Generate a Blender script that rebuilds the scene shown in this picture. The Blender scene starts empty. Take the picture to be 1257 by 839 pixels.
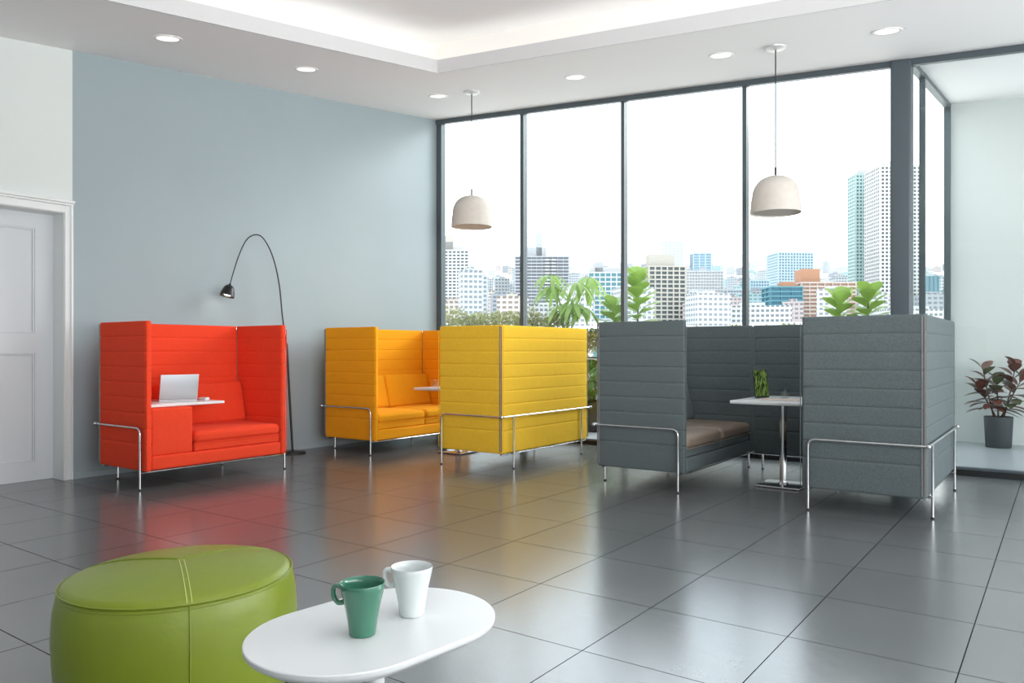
import bpy, bmesh, math, random
from mathutils import Vector, Matrix, noise
PI = math.pi
SC = bpy.context.scene
COL = SC.collection
random.seed(7)

# ------------------------------------------------------------------ frame of the place
# x runs along the window wall, y runs away towards it, z up; the camera stands at x = y = 0
FPX, HY, CH, YAW = 940.0, 430.0, 1.15, math.radians(35.8)
FW = Vector((-math.sin(YAW), math.cos(YAW))); RT = Vector((math.cos(YAW), math.sin(YAW)))
def at_depth(px, py, d):
    """world point seen at a pixel at forward distance d (used to measure sizes and places of far things)"""
    p = FW*d + RT*((px-628.5)*d/FPX)
    return Vector((p.x, p.y, CH + (HY-py)*d/FPX))
def on_y(px, py, Y):
    r = FW + RT*((px-628.5)/FPX); k = Y/r.y
    return Vector((r.x*k, Y, CH + k*(HY-py)/FPX))
CA, CB = -0.078, 0.116
def ceil_z(x, y): return 4.38 + CB*(y-8.12) + CA*(x+7.15)
XL, YW = -7.15, 8.10          # left wall, window wall

# ------------------------------------------------------------------ materials
def mat(name, col=(0.8,0.8,0.8), rough=0.5, metal=0.0, spec=0.5, bump=0.0, bscale=80.0, var=0.0, vscale=3.0, emit=None, es=0.0,
        coat=0.0, sheen=0.0, trans=0.0, ior=None, sss=0.0, detail=3.0, stretch=None):
    m = bpy.data.materials.new(name); m.use_nodes = True
    nt = m.node_tree; N = nt.nodes; L = nt.links
    b = N['Principled BSDF']
    b.inputs['Base Color'].default_value = (*col, 1); b.inputs['Roughness'].default_value = rough
    b.inputs['Metallic'].default_value = metal; b.inputs['Specular IOR Level'].default_value = spec
    b.inputs['Coat Weight'].default_value = coat; b.inputs['Sheen Weight'].default_value = sheen
    b.inputs['Transmission Weight'].default_value = trans
    if ior: b.inputs['IOR'].default_value = ior
    if emit: b.inputs['Emission Color'].default_value = (*emit, 1); b.inputs['Emission Strength'].default_value = es
    tc = N.new('ShaderNodeTexCoord'); src = tc.outputs['Object']
    if stretch:
        mp = N.new('ShaderNodeMapping'); mp.inputs['Scale'].default_value = stretch
        L.new(src, mp.inputs['Vector']); src = mp.outputs['Vector']
    nz = N.new('ShaderNodeTexNoise'); nz.inputs['Scale'].default_value = vscale; nz.inputs['Detail'].default_value = detail
    L.new(src, nz.inputs['Vector'])
    if var > 0:
        hs = N.new('ShaderNodeMixRGB'); hs.inputs['Color1'].default_value = (*[c*(1-var) for c in col], 1)
        hs.inputs['Color2'].default_value = (*[min(1, c*(1+var)) for c in col], 1)
        L.new(nz.outputs['Fac'], hs.inputs['Fac']); L.new(hs.outputs[0], b.inputs['Base Color'])
    if bump > 0:
        n2 = N.new('ShaderNodeTexNoise'); n2.inputs['Scale'].default_value = bscale; n2.inputs['Detail'].default_value = 4
        L.new(src, n2.inputs['Vector'])
        bp = N.new('ShaderNodeBump'); bp.inputs['Strength'].default_value = bump; bp.inputs['Distance'].default_value = 0.01
        L.new(n2.outputs['Fac'], bp.inputs['Height']); L.new(bp.outputs[0], b.inputs['Normal'])
    return m

def math_node(nt, op, a, b=None, c=None):
    n = nt.nodes.new('ShaderNodeMath'); n.operation = op
    for i, v in enumerate((a, b, c)):
        if v is None: continue
        if isinstance(v, (int, float)): n.inputs[i].default_value = v
        else: nt.links.new(v, n.inputs[i])
    return n.outputs[0]

def fabric(name, col, melange=0.18, rough=0.92):
    """wool cloth: fine two-tone yarn, soft fuzz, slack between the seams"""
    m = bpy.data.materials.new(name); m.use_nodes = True
    nt = m.node_tree; N = nt.nodes; L = nt.links; b = N['Principled BSDF']
    b.inputs['Roughness'].default_value = rough; b.inputs['Specular IOR Level'].default_value = 0.2
    b.inputs['Sheen Weight'].default_value = 0.15; b.inputs['Sheen Roughness'].default_value = 0.5
    b.inputs['Sheen Tint'].default_value = (*[min(1, c*1.1+0.1) for c in col], 1)
    tc = N.new('ShaderNodeTexCoord')
    n1 = N.new('ShaderNodeTexNoise'); n1.inputs['Scale'].default_value = 170; n1.inputs['Detail'].default_value = 2
    L.new(tc.outputs['Object'], n1.inputs['Vector'])
    mx = N.new('ShaderNodeMixRGB'); mx.inputs['Color1'].default_value = (*[c*(1-melange) for c in col], 1)
    mx.inputs['Color2'].default_value = (*[min(1, c*(1+melange)) for c in col], 1)
    cr = N.new('ShaderNodeValToRGB'); cr.color_ramp.elements[0].position = .35; cr.color_ramp.elements[1].position = .65
    L.new(n1.outputs['Fac'], cr.inputs[0]); L.new(cr.outputs[0], mx.inputs['Fac']); L.new(mx.outputs[0], b.inputs['Base Color'])
    n2 = N.new('ShaderNodeTexNoise'); n2.inputs['Scale'].default_value = 9; n2.inputs['Detail'].default_value = 2
    L.new(tc.outputs['Object'], n2.inputs['Vector'])
    h = math_node(nt, 'ADD', math_node(nt, 'MULTIPLY', n1.outputs['Fac'], 0.12), n2.outputs['Fac'])
    bp = N.new('ShaderNodeBump'); bp.inputs['Strength'].default_value = 0.35; bp.inputs['Distance'].default_value = 0.012
    L.new(h, bp.inputs['Height']); L.new(bp.outputs[0], b.inputs['Normal'])
    return m

def glass_pane_mat(name='window_glass', k=1.0):
    m = bpy.data.materials.new(name); m.use_nodes = True
    nt = m.node_tree; N = nt.nodes; L = nt.links; N.clear()
    out = N.new('ShaderNodeOutputMaterial'); t = N.new('ShaderNodeBsdfTransparent'); g = N.new('ShaderNodeBsdfGlossy')
    g.inputs['Roughness'].default_value = 0.02; t.inputs['Color'].default_value = (0.975, 0.99, 0.985, 1)
    f = N.new('ShaderNodeLayerWeight')
    fc = math_node(nt, 'ADD', math_node(nt, 'MULTIPLY', math_node(nt, 'POWER', f.outputs['Facing'], 5.0), .7*k), .025*k)
    mx = N.new('ShaderNodeMixShader'); L.new(fc, mx.inputs[0]); L.new(t.outputs[0], mx.inputs[1]); L.new(g.outputs[0], mx.inputs[2])
    L.new(mx.outputs[0], out.inputs[0]); return m

def floor_mat():
    """large slate-look porcelain tiles, 0.6 m grid with thin dark joints"""
    m = bpy.data.materials.new('slate_tile'); m.use_nodes = True
    nt = m.node_tree; N = nt.nodes; L = nt.links; b = N['Principled BSDF']
    g = N.new('ShaderNodeNewGeometry'); sp = N.new('ShaderNodeSeparateXYZ'); L.new(g.outputs['Position'], sp.inputs[0])
    TX, TY = 0.595, 0.605
    ux = math_node(nt, 'DIVIDE', math_node(nt, 'ADD', sp.outputs['X'], 0.90+TX*40), TX)
    uy = math_node(nt, 'DIVIDE', math_node(nt, 'ADD', sp.outputs['Y'], -3.137+TY*40), TY)
    fx = math_node(nt, 'FRACT', ux); fy = math_node(nt, 'FRACT', uy)
    dx = math_node(nt, 'MULTIPLY', math_node(nt, 'MINIMUM', fx, math_node(nt, 'SUBTRACT', 1.0, fx)), TX)
    dy = math_node(nt, 'MULTIPLY', math_node(nt, 'MINIMUM', fy, math_node(nt, 'SUBTRACT', 1.0, fy)), TY)
    dj = math_node(nt, 'MINIMUM', dx, dy)
    joint = math_node(nt, 'LESS_THAN', dj, 0.0021)
    cb = N.new('ShaderNodeCombineXYZ'); L.new(math_node(nt, 'FLOOR', ux), cb.inputs[0]); L.new(math_node(nt, 'FLOOR', uy), cb.inputs[1])
    wn = N.new('ShaderNodeTexWhiteNoise'); L.new(cb.outputs[0], wn.inputs['Vector'])
    nz = N.new('ShaderNodeTexNoise'); nz.inputs['Scale'].default_value = 2.2; nz.inputs['Detail'].default_value = 6; nz.inputs['Roughness'].default_value = .6
    L.new(g.outputs['Position'], nz.inputs['Vector'])
    v = math_node(nt, 'ADD', math_node(nt, 'MULTIPLY', wn.outputs['Value'], 0.22), nz.outputs['Fac'])
    mx = N.new('ShaderNodeMixRGB'); mx.inputs['Color1'].default_value = (0.092, 0.099, 0.103, 1); mx.inputs['Color2'].default_value = (0.145, 0.152, 0.154, 1)
    L.new(v, mx.inputs['Fac'])
    mj = N.new('ShaderNodeMixRGB'); L.new(joint, mj.inputs['Fac']); L.new(mx.outputs[0], mj.inputs['Color1']); mj.inputs['Color2'].default_value = (0.015, 0.016, 0.018, 1)
    L.new(mj.outputs[0], b.inputs['Base Color'])
    n3 = N.new('ShaderNodeTexNoise'); n3.inputs['Scale'].default_value = 14; n3.inputs['Detail'].default_value = 5
    mp = N.new('ShaderNodeMapping'); mp.inputs['Scale'].default_value = (1, 3, 1); L.new(g.outputs['Position'], mp.inputs[0]); L.new(mp.outputs[0], n3.inputs['Vector'])
    ro = math_node(nt, 'ADD', math_node(nt, 'MULTIPLY', n3.outputs['Fac'], 0.10), FLOOR_ROUGH)
    L.new(math_node(nt, 'MAXIMUM', ro, math_node(nt, 'MULTIPLY', joint, 0.8)), b.inputs['Roughness'])
    b.inputs['IOR'].default_value = FLOOR_IOR; L.new(math_node(nt, 'MULTIPLY', math_node(nt, 'SUBTRACT', 1.0, joint), .5), b.inputs['Specular IOR Level'])
    h = math_node(nt, 'MULTIPLY', n3.outputs['Fac'], 0.02)
    bp = N.new('ShaderNodeBump'); bp.inputs['Strength'].default_value = 0.25; bp.inputs['Distance'].default_value = 0.002
    L.new(h, bp.inputs['Height']); L.new(bp.outputs[0], b.inputs['Normal'])
    return m
FLOOR_ROUGH, FLOOR_IOR = 0.17, 3.0

M = {}
M['floor'] = floor_mat()
M['blue_plaster'] = mat('blue_plaster', (0.335, 0.400, 0.428), 0.60, spec=0.35, bump=0.05, bscale=6, var=0.05, vscale=1.6, detail=6)
M['white_plaster'] = mat('white_plaster', (0.70, 0.74, 0.73), 0.7, bump=0.03, bscale=8, var=0.02, vscale=2)
M['ceiling'] = mat('ceiling_paint', (0.91, 0.91, 0.92), 0.8, bump=0.02, bscale=5)
M['cove'] = mat('cove_paint', (0.80, 0.785, 0.76), 0.8)
M['fascia'] = mat('fascia_shade', (0.60, 0.60, 0.61), 0.7)  # greyer than the ceiling: shade of the coffer edge put into the colour
M['door'] = mat('door_paint', (0.66, 0.69, 0.71), 0.45, bump=0.02, bscale=30)
M['casing'] = mat('casing_paint', (0.78, 0.80, 0.80), 0.4)
M['frame'] = mat('dark_grey_frame', (0.090, 0.115, 0.130), 0.42, metal=0.2)
M['sill'] = mat('black_sill', (0.012, 0.013, 0.014), 0.35)
M['glass_pane'] = glass_pane_mat()
M['glass_side'] = glass_pane_mat('clear_coated_glass', .15)
M['terrace'] = mat('terrace_stone', (0.55, 0.58, 0.60), 0.35, var=0.06, vscale=2)
M['alcove_floor'] = mat('alcove_stone', (0.36, 0.39, 0.41), 0.30, var=0.07, vscale=2)
M['red'] = fabric('red_wool', (0.80, 0.060, 0.022), 0.10)
M['amber'] = fabric('amber_wool', (0.88, 0.37, 0.010), 0.08)
M['lemon'] = fabric('yellow_wool', (0.88, 0.54, 0.040), 0.08)
M['grey'] = fabric('grey_wool', (0.115, 0.140, 0.145), 0.16)
M['taupe'] = mat('taupe_leather', (0.26, 0.20, 0.155), 0.45, bump=0.15, bscale=60, var=0.06)
M['chrome'] = mat('polished_chrome', (0.62, 0.63, 0.64), 0.12, metal=1.0)
M['zip'] = mat('zip_metal', (0.30, 0.29, 0.28), 0.45, metal=0.6)
M['white_top'] = mat('white_laminate', (0.73, 0.75, 0.76), 0.28, spec=.6)
M['dark_edge'] = mat('grey_edge', (0.30, 0.31, 0.32), 0.4)
M['silver'] = mat('brushed_aluminium', (0.62, 0.64, 0.67), 0.32, metal=0.85)
M['black'] = mat('black_enamel', (0.012, 0.012, 0.013), 0.35)
M['key'] = mat('black_key', (0.02, 0.02, 0.022), 0.6)
M['screen'] = mat('dark_screen', (0.02, 0.02, 0.025), 0.15)
M['green_leather'] = mat('green_leather', (0.190, 0.250, 0.012), 0.36, spec=0.55, bump=0.05, bscale=60, var=0.04, vscale=5)
M['stitch'] = mat('pale_stitching', (0.60, 0.68, 0.22), 0.7)
M['mug_green'] = mat('green_glaze', (0.045, 0.180, 0.115), 0.12, coat=0.5)
M['mug_white'] = mat('white_glaze', (0.66, 0.70, 0.70), 0.12, coat=0.5)
M['shade'] = mat('cream_shade', (0.62, 0.58, 0.53), 0.85, bump=0.25, bscale=130, var=0.08, vscale=22)
M['shade_in'] = mat('shade_lining', (0.7, 0.68, 0.65), 0.8)
M['canopy'] = mat('canopy_metal', (0.62, 0.62, 0.62), 0.35, metal=0.3)
M['cord'] = mat('dark_cord', (0.03, 0.03, 0.032), 0.5)
M['glow'] = mat('warm_diffuser', (1, 1, 1), 0.5, emit=(1.0, 0.93, 0.83), es=1.35)
M['led'] = mat('led_strip', (1, 1, 1), 0.5, emit=(1.0, 0.95, 0.86), es=1.7)
M['bulb'] = mat('lit_bulb', (1, 1, 1), 0.5, emit=(1.0, 0.87, 0.68), es=14.0)
M['trim'] = mat('downlight_trim', (0.85, 0.85, 0.84), 0.5)
M['tumbler'] = glass_pane_mat('clear_glass', 1.8)
M['water'] = glass_pane_mat('water', .6)
M['paper'] = mat('tan_paper', (0.62, 0.50, 0.42), 0.7)
M['leaf_lime'] = mat('lime_leaf', (0.25, 0.39, 0.080), 0.45, var=0.25, vscale=9)
M['leaf_mid'] = mat('mid_green_leaf', (0.25, 0.38, 0.10), 0.45, var=0.35, vscale=7)
M['leaf_dark'] = mat('deep_green_leaf', (0.050, 0.20, 0.035), 0.4, var=0.35, vscale=7)
M['leaf_hedge'] = mat('hedge_leaf', (0.32, 0.33, 0.16), 0.6, var=0.45, vscale=16)
M['leaf_rust'] = mat('burgundy_leaf', (0.135, 0.040, 0.026), 0.35, var=0.5, vscale=8)
M['leaf_olive'] = mat('olive_leaf', (0.070, 0.085, 0.030), 0.35, var=0.4, vscale=8)
M['stem'] = mat('brown_stem', (0.10, 0.055, 0.030), 0.7)
M['stem_green'] = mat('green_stem', (0.16, 0.24, 0.07), 0.6)
M['pot_dark'] = mat('dark_glazed_pot', (0.018, 0.022, 0.022), 0.3)
M['pot_slate'] = mat('slate_pot', (0.036, 0.045, 0.053), 0.65, bump=0.2, bscale=25, var=0.35, vscale=9, stretch=(1, 1, 0.35))
M['soil'] = mat('dark_soil', (0.035, 0.025, 0.018), 0.95, bump=0.6, bscale=40)
M['planter'] = mat('white_planter', (0.70, 0.72, 0.71), 0.7, var=0.03)
M['hill'] = mat('city_ground', (0.80, 0.81, 0.80), 0.9, var=0.2, vscale=0.01)  # ground paled so the far hill blends into the hazy sky
for k in ('leaf_lime', 'leaf_mid', 'leaf_dark', 'leaf_hedge'):
    nt = M[k].node_tree; b = nt.nodes['Principled BSDF']
    tr = nt.nodes.new('ShaderNodeBsdfTranslucent'); tr.inputs['Color'].default_value = tuple(b.inputs['Base Color'].default_value)
    mx = nt.nodes.new('ShaderNodeMixShader'); mx.inputs[0].default_value = 0.4
    out = [n for n in nt.nodes if n.type == 'OUTPUT_MATERIAL'][0]
    nt.links.new(b.outputs[0], mx.inputs[1]); nt.links.new(tr.outputs[0], mx.inputs[2]); nt.links.new(mx.outputs[0], out.inputs[0])

# ------------------------------------------------------------------ object helpers
def obj(name, bm, m, parent=None, smooth=False, angle=None, kind=None, label=None):
    me = bpy.data.meshes.new(name)
    bmesh.ops.recalc_face_normals(bm, faces=bm.faces[:])
    bm.to_mesh(me); bm.free()
    for mm in (m if isinstance(m, (list, tuple)) else [m]): me.materials.append(mm)
    if smooth:
        me.polygons.foreach_set('use_smooth', [True]*len(me.polygons))
        if angle:
            import numpy as _n
            try: me.set_sharp_from_angle(angle=math.radians(angle))
            except Exception: pass
    o = bpy.data.objects.new(name, me); COL.objects.link(o)
    if parent: o.parent = parent
    if kind: o['kind'] = kind
    if label: o['label'] = label
    return o
def thing(name, label, cat, loc=(0,0,0), rz=0.0, group=None):
    o = bpy.data.objects.new(name, None); COL.objects.link(o); o.empty_display_size = 0.1
    o.location = loc; o.rotation_euler = (0, 0, rz); o['label'] = label; o['category'] = cat
    if group: o['group'] = group
    return o
def tag(o, label, cat, group=None, loc=None):
    o['label'] = label; o['category'] = cat
    if group: o['group'] = group
    if loc is not None: o.location = loc
    return o
def struct(name, bm, m, **k): return obj(name, bm, m, kind='structure', **k)
def copy_thing(root, loc, rz=None, label=None, group=None):
    r = root.copy(); COL.objects.link(r); r.location = loc
    if rz is not None: r.rotation_euler = (0, 0, rz)
    if label: r['label'] = label
    if group: r['group'] = group
    for ch in list(root.children):
        c = ch.copy(); COL.objects.link(c); c.parent = r
        for g in list(ch.children):
            d = g.copy(); COL.objects.link(d); d.parent = c
    return r

def box(bm, x0, x1, y0, y1, z0, z1, mi=0):
    v = [bm.verts.new(p) for p in ((x0,y0,z0),(x1,y0,z0),(x1,y1,z0),(x0,y1,z0),(x0,y0,z1),(x1,y0,z1),(x1,y1,z1),(x0,y1,z1))]
    for f in ((0,3,2,1),(4,5,6,7),(0,1,5,4),(1,2,6,5),(2,3,7,6),(3,0,4,7)):
        fc = bm.faces.new([v[i] for i in f]); fc.material_index = mi
    return bm
def prism(bm, pts, z0, z1):
    """z0 and z1: numbers or functions of x, y"""
    g = lambda z, p: z(*p) if callable(z) else z
    a = [bm.verts.new((p[0], p[1], g(z0, p))) for p in pts]; b = [bm.verts.new((p[0], p[1], g(z1, p))) for p in pts]
    n = len(pts)
    bm.faces.new(a[::-1]); bm.faces.new(b)
    for i in range(n): bm.faces.new((a[i], a[(i+1) % n], b[(i+1) % n], b[i]))
    return bm
def bevel(bm, w, seg=2):
    bmesh.ops.bevel(bm, geom=bm.edges[:], offset=w, segments=seg, profile=0.7, affect='EDGES', clamp_overlap=True); return bm
def B(*a, bev=0, seg=2):
    bm = box(bmesh.new(), *a)
    if bev: bevel(bm, bev, seg)
    return bm
def rbox(bm, c, size, r, bulge=(0,0,0), n=6, mtx=None):
    """rounded, slightly stuffed box"""
    hx, hy, hz = [s/2 for s in size]
    r = min(r, hx, hy, hz)
    def ticks(h):
        q = r/h
        t = [-1 + q*k/4*0.999 for k in range(4)]
        t += [-1+q + (2-2*q)*k/n for k in range(n+1)]
        t += [-x for x in t[:4]][::-1]
        return t
    T = [ticks(hx), ticks(hy), ticks(hz)]; H = (hx, hy, hz); cache = {}
    def V(p):
        k = tuple(round(x, 5) for x in p)
        if k not in cache:
            q = [p[i]*H[i] for i in range(3)]
            inn = [max(-(H[i]-r), min(H[i]-r, q[i])) for i in range(3)]
            d = Vector([q[i]-inn[i] for i in range(3)])
            if d.length > 1e-9: d = d.normalized()*r
            w = Vector(inn)+d
            for i in range(3):
                a, b = [j for j in range(3) if j != i]
                w[i] += bulge[i]*p[i]*(1-p[a]**4)*(1-p[b]**4)
            w = w + Vector(c)
            if mtx: w = mtx @ w
            cache[k] = bm.verts.new(w)
        return cache[k]
    for ax in range(3):
        a, b = [j for j in range(3) if j != ax]
        for s in (-1, 1):
            for i in range(len(T[a])-1):
                for j in range(len(T[b])-1):
                    q = []
                    for (u, v) in ((i,j),(i+1,j),(i+1,j+1),(i,j+1)):
                        p = [0,0,0]; p[ax] = s; p[a] = T[a][u]; p[b] = T[b][v]; q.append(V(p))
                    if len(set(q)) == 4:
                        try: bm.faces.new(q)
                        except ValueError: pass
    return bm
def tube(bm, pts, r, n=10, closed=False, caps=True):
    P = [Vector(p) for p in pts]; rings = []
    up = None
    for i, p in enumerate(P):
        t = (P[(i+1) % len(P)] - P[i-1]) if closed else (P[min(i+1, len(P)-1)] - P[max(i-1, 0)])
        t.normalize()
        if up is None:
            up = t.orthogonal().normalized()
        else:
            up = (up - t*up.dot(t))
            up = up.normalized() if up.length > 1e-6 else t.orthogonal().normalized()
        s = t.cross(up); rr = r[i] if isinstance(r, (list, tuple)) else r
        rings.append([bm.verts.new(p + (up*math.cos(2*PI*k/n) + s*math.sin(2*PI*k/n))*rr) for k in range(n)])
    m = len(rings)
    for i in range(m if closed else m-1):
        a, b = rings[i], rings[(i+1) % m]
        for k in range(n): bm.faces.new((a[k], a[(k+1) % n], b[(k+1) % n], b[k]))
    if caps and not closed: bm.faces.new(rings[0][::-1]); bm.faces.new(rings[-1])
    return bm
def bent(pts, rad, seg=6):
    """polyline with rounded corners"""
    P = [Vector(p) for p in pts]; out = [P[0]]
    for i in range(1, len(P)-1):
        a = (P[i-1]-P[i]).normalized(); b = (P[i+1]-P[i]).normalized()
        p0 = P[i]+a*rad; p1 = P[i]+b*rad
        for k in range(seg+1):
            t = k/seg; out.append(p0*(1-t)**2 + P[i]*2*t*(1-t) + p1*t**2)
    out.append(P[-1]); return out
def lathe(bm, prof, n=48, sx=1.0, sy=1.0, c=(0,0,0), mtx=None):
    rings = []
    for (r, z) in prof:
        if r < 1e-6: rings.append([bm.verts.new((c[0], c[1], c[2]+z))])
        else: rings.append([bm.verts.new((c[0]+r*sx*math.cos(2*PI*k/n), c[1]+r*sy*math.sin(2*PI*k/n), c[2]+z)) for k in range(n)])
    for a, b in zip(rings, rings[1:]):
        if len(a) == 1 and len(b) == 1: continue
        for k in range(n):
            q = [a[k % len(a)], a[(k+1) % len(a)], b[(k+1) % len(b)], b[k % len(b)]]
            u = []
            for v in q:
                if v not in u: u.append(v)
            if len(u) >= 3: bm.faces.new(u)
    if mtx: bmesh.ops.transform(bm, matrix=mtx, verts=bm.verts[:])
    return bm

# ------------------------------------------------------------------ room shell
struct('floor', B(XL-0.3, 3.2, -2.2, YW+0.06, -0.12, 0.0), M['floor'])
DY0, DY1, DH = 2.20, 3.165, 2.36      # door opening
bm = bmesh.new()
prism(bm, [(XL-.35,3.235),(XL,3.235),(XL,YW+.02),(XL-.35,YW+.02)], 0, lambda x,y: ceil_z(x,y)+.02)
struct('wall_left', bm, M['blue_plaster'])
bm = bmesh.new()
prism(bm, [(XL-.35,DY1),(XL,DY1),(XL,3.235),(XL-.35,3.235)], 0, lambda x,y: ceil_z(x,y)+.02)
prism(bm, [(XL-.35,DY0),(XL,DY0),(XL,DY1),(XL-.35,DY1)], DH, lambda x,y: ceil_z(x,y)+.02)
prism(bm, [(XL-.35,-2.2),(XL,-2.2),(XL,DY0),(XL-.35,DY0)], 0, lambda x,y: ceil_z(x,y)+.02)
struct('wall_left_white', bm, M['white_plaster'])
# unseen right wall, opened wide to let daylight in, and solid rear wall
bm = bmesh.new()
prism(bm, [(3.0,-2.2),(3.2,-2.2),(3.2,YW),(3.0,YW)], 0, 0.25)
prism(bm, [(3.0,-2.2),(3.2,-2.2),(3.2,YW),(3.0,YW)], lambda x,y: ceil_z(x,y)-.25, lambda x,y: ceil_z(x,y)+.02)
for y in (-2.2, 1.2, 4.6, YW-.15): box(bm, 3.0, 3.2, y, y+.15, .25, ceil_z(3.1, y)-.25)
struct('wall_right', bm, M['white_plaster'])
bm = prism(bmesh.new(), [(XL,-2.2),(3.0,-2.2),(3.0,-2.0),(XL,-2.0)], 0, lambda x,y: ceil_z(x,y)+.02)
struct('wall_back', bm, M['white_plaster'])

# ceiling with a raised coffer and hidden cove light
TC = (-5.165, 5.866)                                   # far left corner of the coffer
TL = (-5.165-0.325/3.158*6.8, 5.866-6.8)                # along the left edge towards the viewer
TR = (2.3, 5.866+0.17/4.154*7.465)
TN = (2.3, TL[1])
outer = [(XL-.35,-2.2),(3.2,-2.2),(3.2,YW+.16),(XL-.35,YW+.16)]
inner = [TL, TN, TR, TC]
bm = bmesh.new()
for i in range(4):
    j = (i+1) % 4
    prism(bm, [outer[i], outer[j], inner[j], inner[i]], ceil_z, lambda x,y: ceil_z(x,y)+.13)
struct('ceiling', bm, M['ceiling'])
def off(poly, d):
    c = Vector((sum(p[0] for p in poly)/4, sum(p[1] for p in poly)/4)); out = []
    for p in poly:
        out.append((p[0] + d*(1 if p[0] > c.x else -1), p[1] + d*(1 if p[1] > c.y else -1)))
    return out
inn = off(inner, -.012); bm = bmesh.new()                # thin edge board added round the coffer, shade put into its grey
for i in range(4):
    j = (i+1) % 4
    prism(bm, [inner[i], inner[j], inn[j], inn[i]], lambda x,y: ceil_z(x,y)-.002, lambda x,y: ceil_z(x,y)+.132)
struct('trim_7', bm, M['fascia'])
rec = off(inner, .34); rec2 = off(inner, .50)
bm = bmesh.new()                                       # upright faces of the cove
for i in range(4):
    j = (i+1) % 4
    prism(bm, [rec2[i], rec2[j], rec[j], rec[i]], lambda x,y: ceil_z(x,y)+.13, lambda x,y: ceil_z(x,y)+.42)
struct('trim_1', bm, M['cove'])
struct('ceiling_coffer', prism(bmesh.new(), rec2, lambda x,y: ceil_z(x,y)+.42, lambda x,y: ceil_z(x,y)+.5), M['ceiling'])
ledo = off(inner, .26); ledi = off(inner, .22)
for i in range(4):
    j = (i+1) % 4
    side = ('near edge of the ceiling coffer, behind the viewer', 'right side of the ceiling coffer', 'window side of the ceiling coffer', 'long left side of the ceiling coffer')[i]
    o = obj('led_strip', prism(bmesh.new(), [ledo[i], ledo[j], ledi[j], ledi[i]], lambda x,y: ceil_z(x,y)+.131, lambda x,y: ceil_z(x,y)+.15), M['led'])
    tag(o, 'hidden warm white light strip along the ' + side, 'light strip', 'light strips in the ceiling coffer')

# baseboard, door, casing
struct('baseboard_left', B(XL, XL+.012, 3.24, YW-.02, 0, .055, bev=.003), M['blue_plaster'])
XR = XL-.20
bm = bmesh.new()
def door_face(bm, x):   # stiles, rails and two sunk panels
    y0, y1 = DY0, DY1
    w = .155
    box(bm, x-.045, x, y0, y0+w, .003, DH); box(bm, x-.045, x, y1-w, y1, .003, DH)
    for z0, z1 in ((.003,.17),(1.12,1.30),(DH-.14,DH)): box(bm, x-.045, x, y0+w, y1-w, z0, z1)
    box(bm, x-.045, x-.022, y0+w, y1-w, .17, 1.12); box(bm, x-.045, x-.022, y0+w, y1-w, 1.30, DH-.14)
door_face(bm, XR+.0)
d = struct('door_1', bm, M['door'])
bm = bmesh.new()        # mouldings round the two door panels
for z0, z1 in ((.17,1.12),(1.30,DH-.14)):
    for a in ((DY0+.155,DY0+.170,z0,z1),(DY1-.170,DY1-.155,z0,z1)): box(bm, XR-.022, XR-.006, *a)
    for zz in (z0, z1-.015): box(bm, XR-.022, XR-.006, DY0+.17, DY1-.17, zz, zz+.015)
obj('panel_moulding', bevel(bm, .003, 1), M['door'], d)
bm = bmesh.new()
lathe(bm, [(0,-.045),(.022,-.045),(.027,-.03),(.02,-.01),(.01,0),(.01,.03),(.028,.03),(.028,.036),(0,.036)], 24)
bmesh.ops.transform(bm, matrix=Matrix.Translation((XR+.036, DY0+.075, 1.05)) @ Matrix.Rotation(-PI/2, 4, 'Y'), verts=bm.verts[:])
obj('door_knob', bm, M['chrome'], d, smooth=True)
bm = bmesh.new()        # jamb lining
box(bm, XR-.05, XL+.005, DY1-.004, DY1+.02, 0, DH+.02); box(bm, XR-.05, XL+.005, DY0-.02, DY0+.004, 0, DH+.02)
box(bm, XR-.05, XL+.005, DY0, DY1, DH-.004, DH+.02)
struct('trim_2', bm, M['casing'])
bm = bmesh.new()        # stepped casing
box(bm, XL, XL+.018, DY1+.0, DY1+.065, 0, DH+.065); box(bm, XL+.018, XL+.032, DY1+.045, DY1+.066, 0, DH+.075)
box(bm, XL, XL+.018, DY0-.065, DY0, 0, DH+.065); box(bm, XL+.018, XL+.032, DY0-.066, DY0-.045, 0, DH+.075)
box(bm, XL, XL+.018, DY0, DY1, DH, DH+.065); box(bm, XL, XL+.032, DY0-.07, DY1+.07, DH+.065, DH+.085)
box(bm, XL, XL+.045, DY0-.075, DY1+.075, DH+.085, DH+.11)
struct('trim_3', bevel(bm, .004, 1), M['casing'])

# window wall
def pillar(bm, x0, x1, y0, y1, zb=0.0):
    prism(bm, [(x0,y0),(x1,y0),(x1,y1),(x0,y1)], zb, lambda x,y: ceil_z(x,y)+.01)
mull = [(-7.15,-7.06),(-5.715,-5.66),(-4.255,-4.21),(-2.80,-2.755)]
COLX = (-1.352,-1.175)
n = 1
edges = mull + [COLX]
bm = bmesh.new()
prism(bm, [(-7.15,YW-.02),(3.0,YW-.02),(3.0,YW+.06),(-7.15,YW+.06)], lambda x,y: ceil_z(x,y)-.062, lambda x,y: ceil_z(x,y)+.01)
struct('trim_4', bm, M['frame'])
struct('trim_5', B(XL, 3.0, YW, YW+.13, 0.0, .055, bev=.004), M['sill'])
bm = bmesh.new(); pillar(bm, COLX[0], COLX[1], YW-.04, YW+.14)
bevel(bm, .02, 3); struct('trim_6', bm, M['frame'], smooth=True, angle=40)
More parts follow.
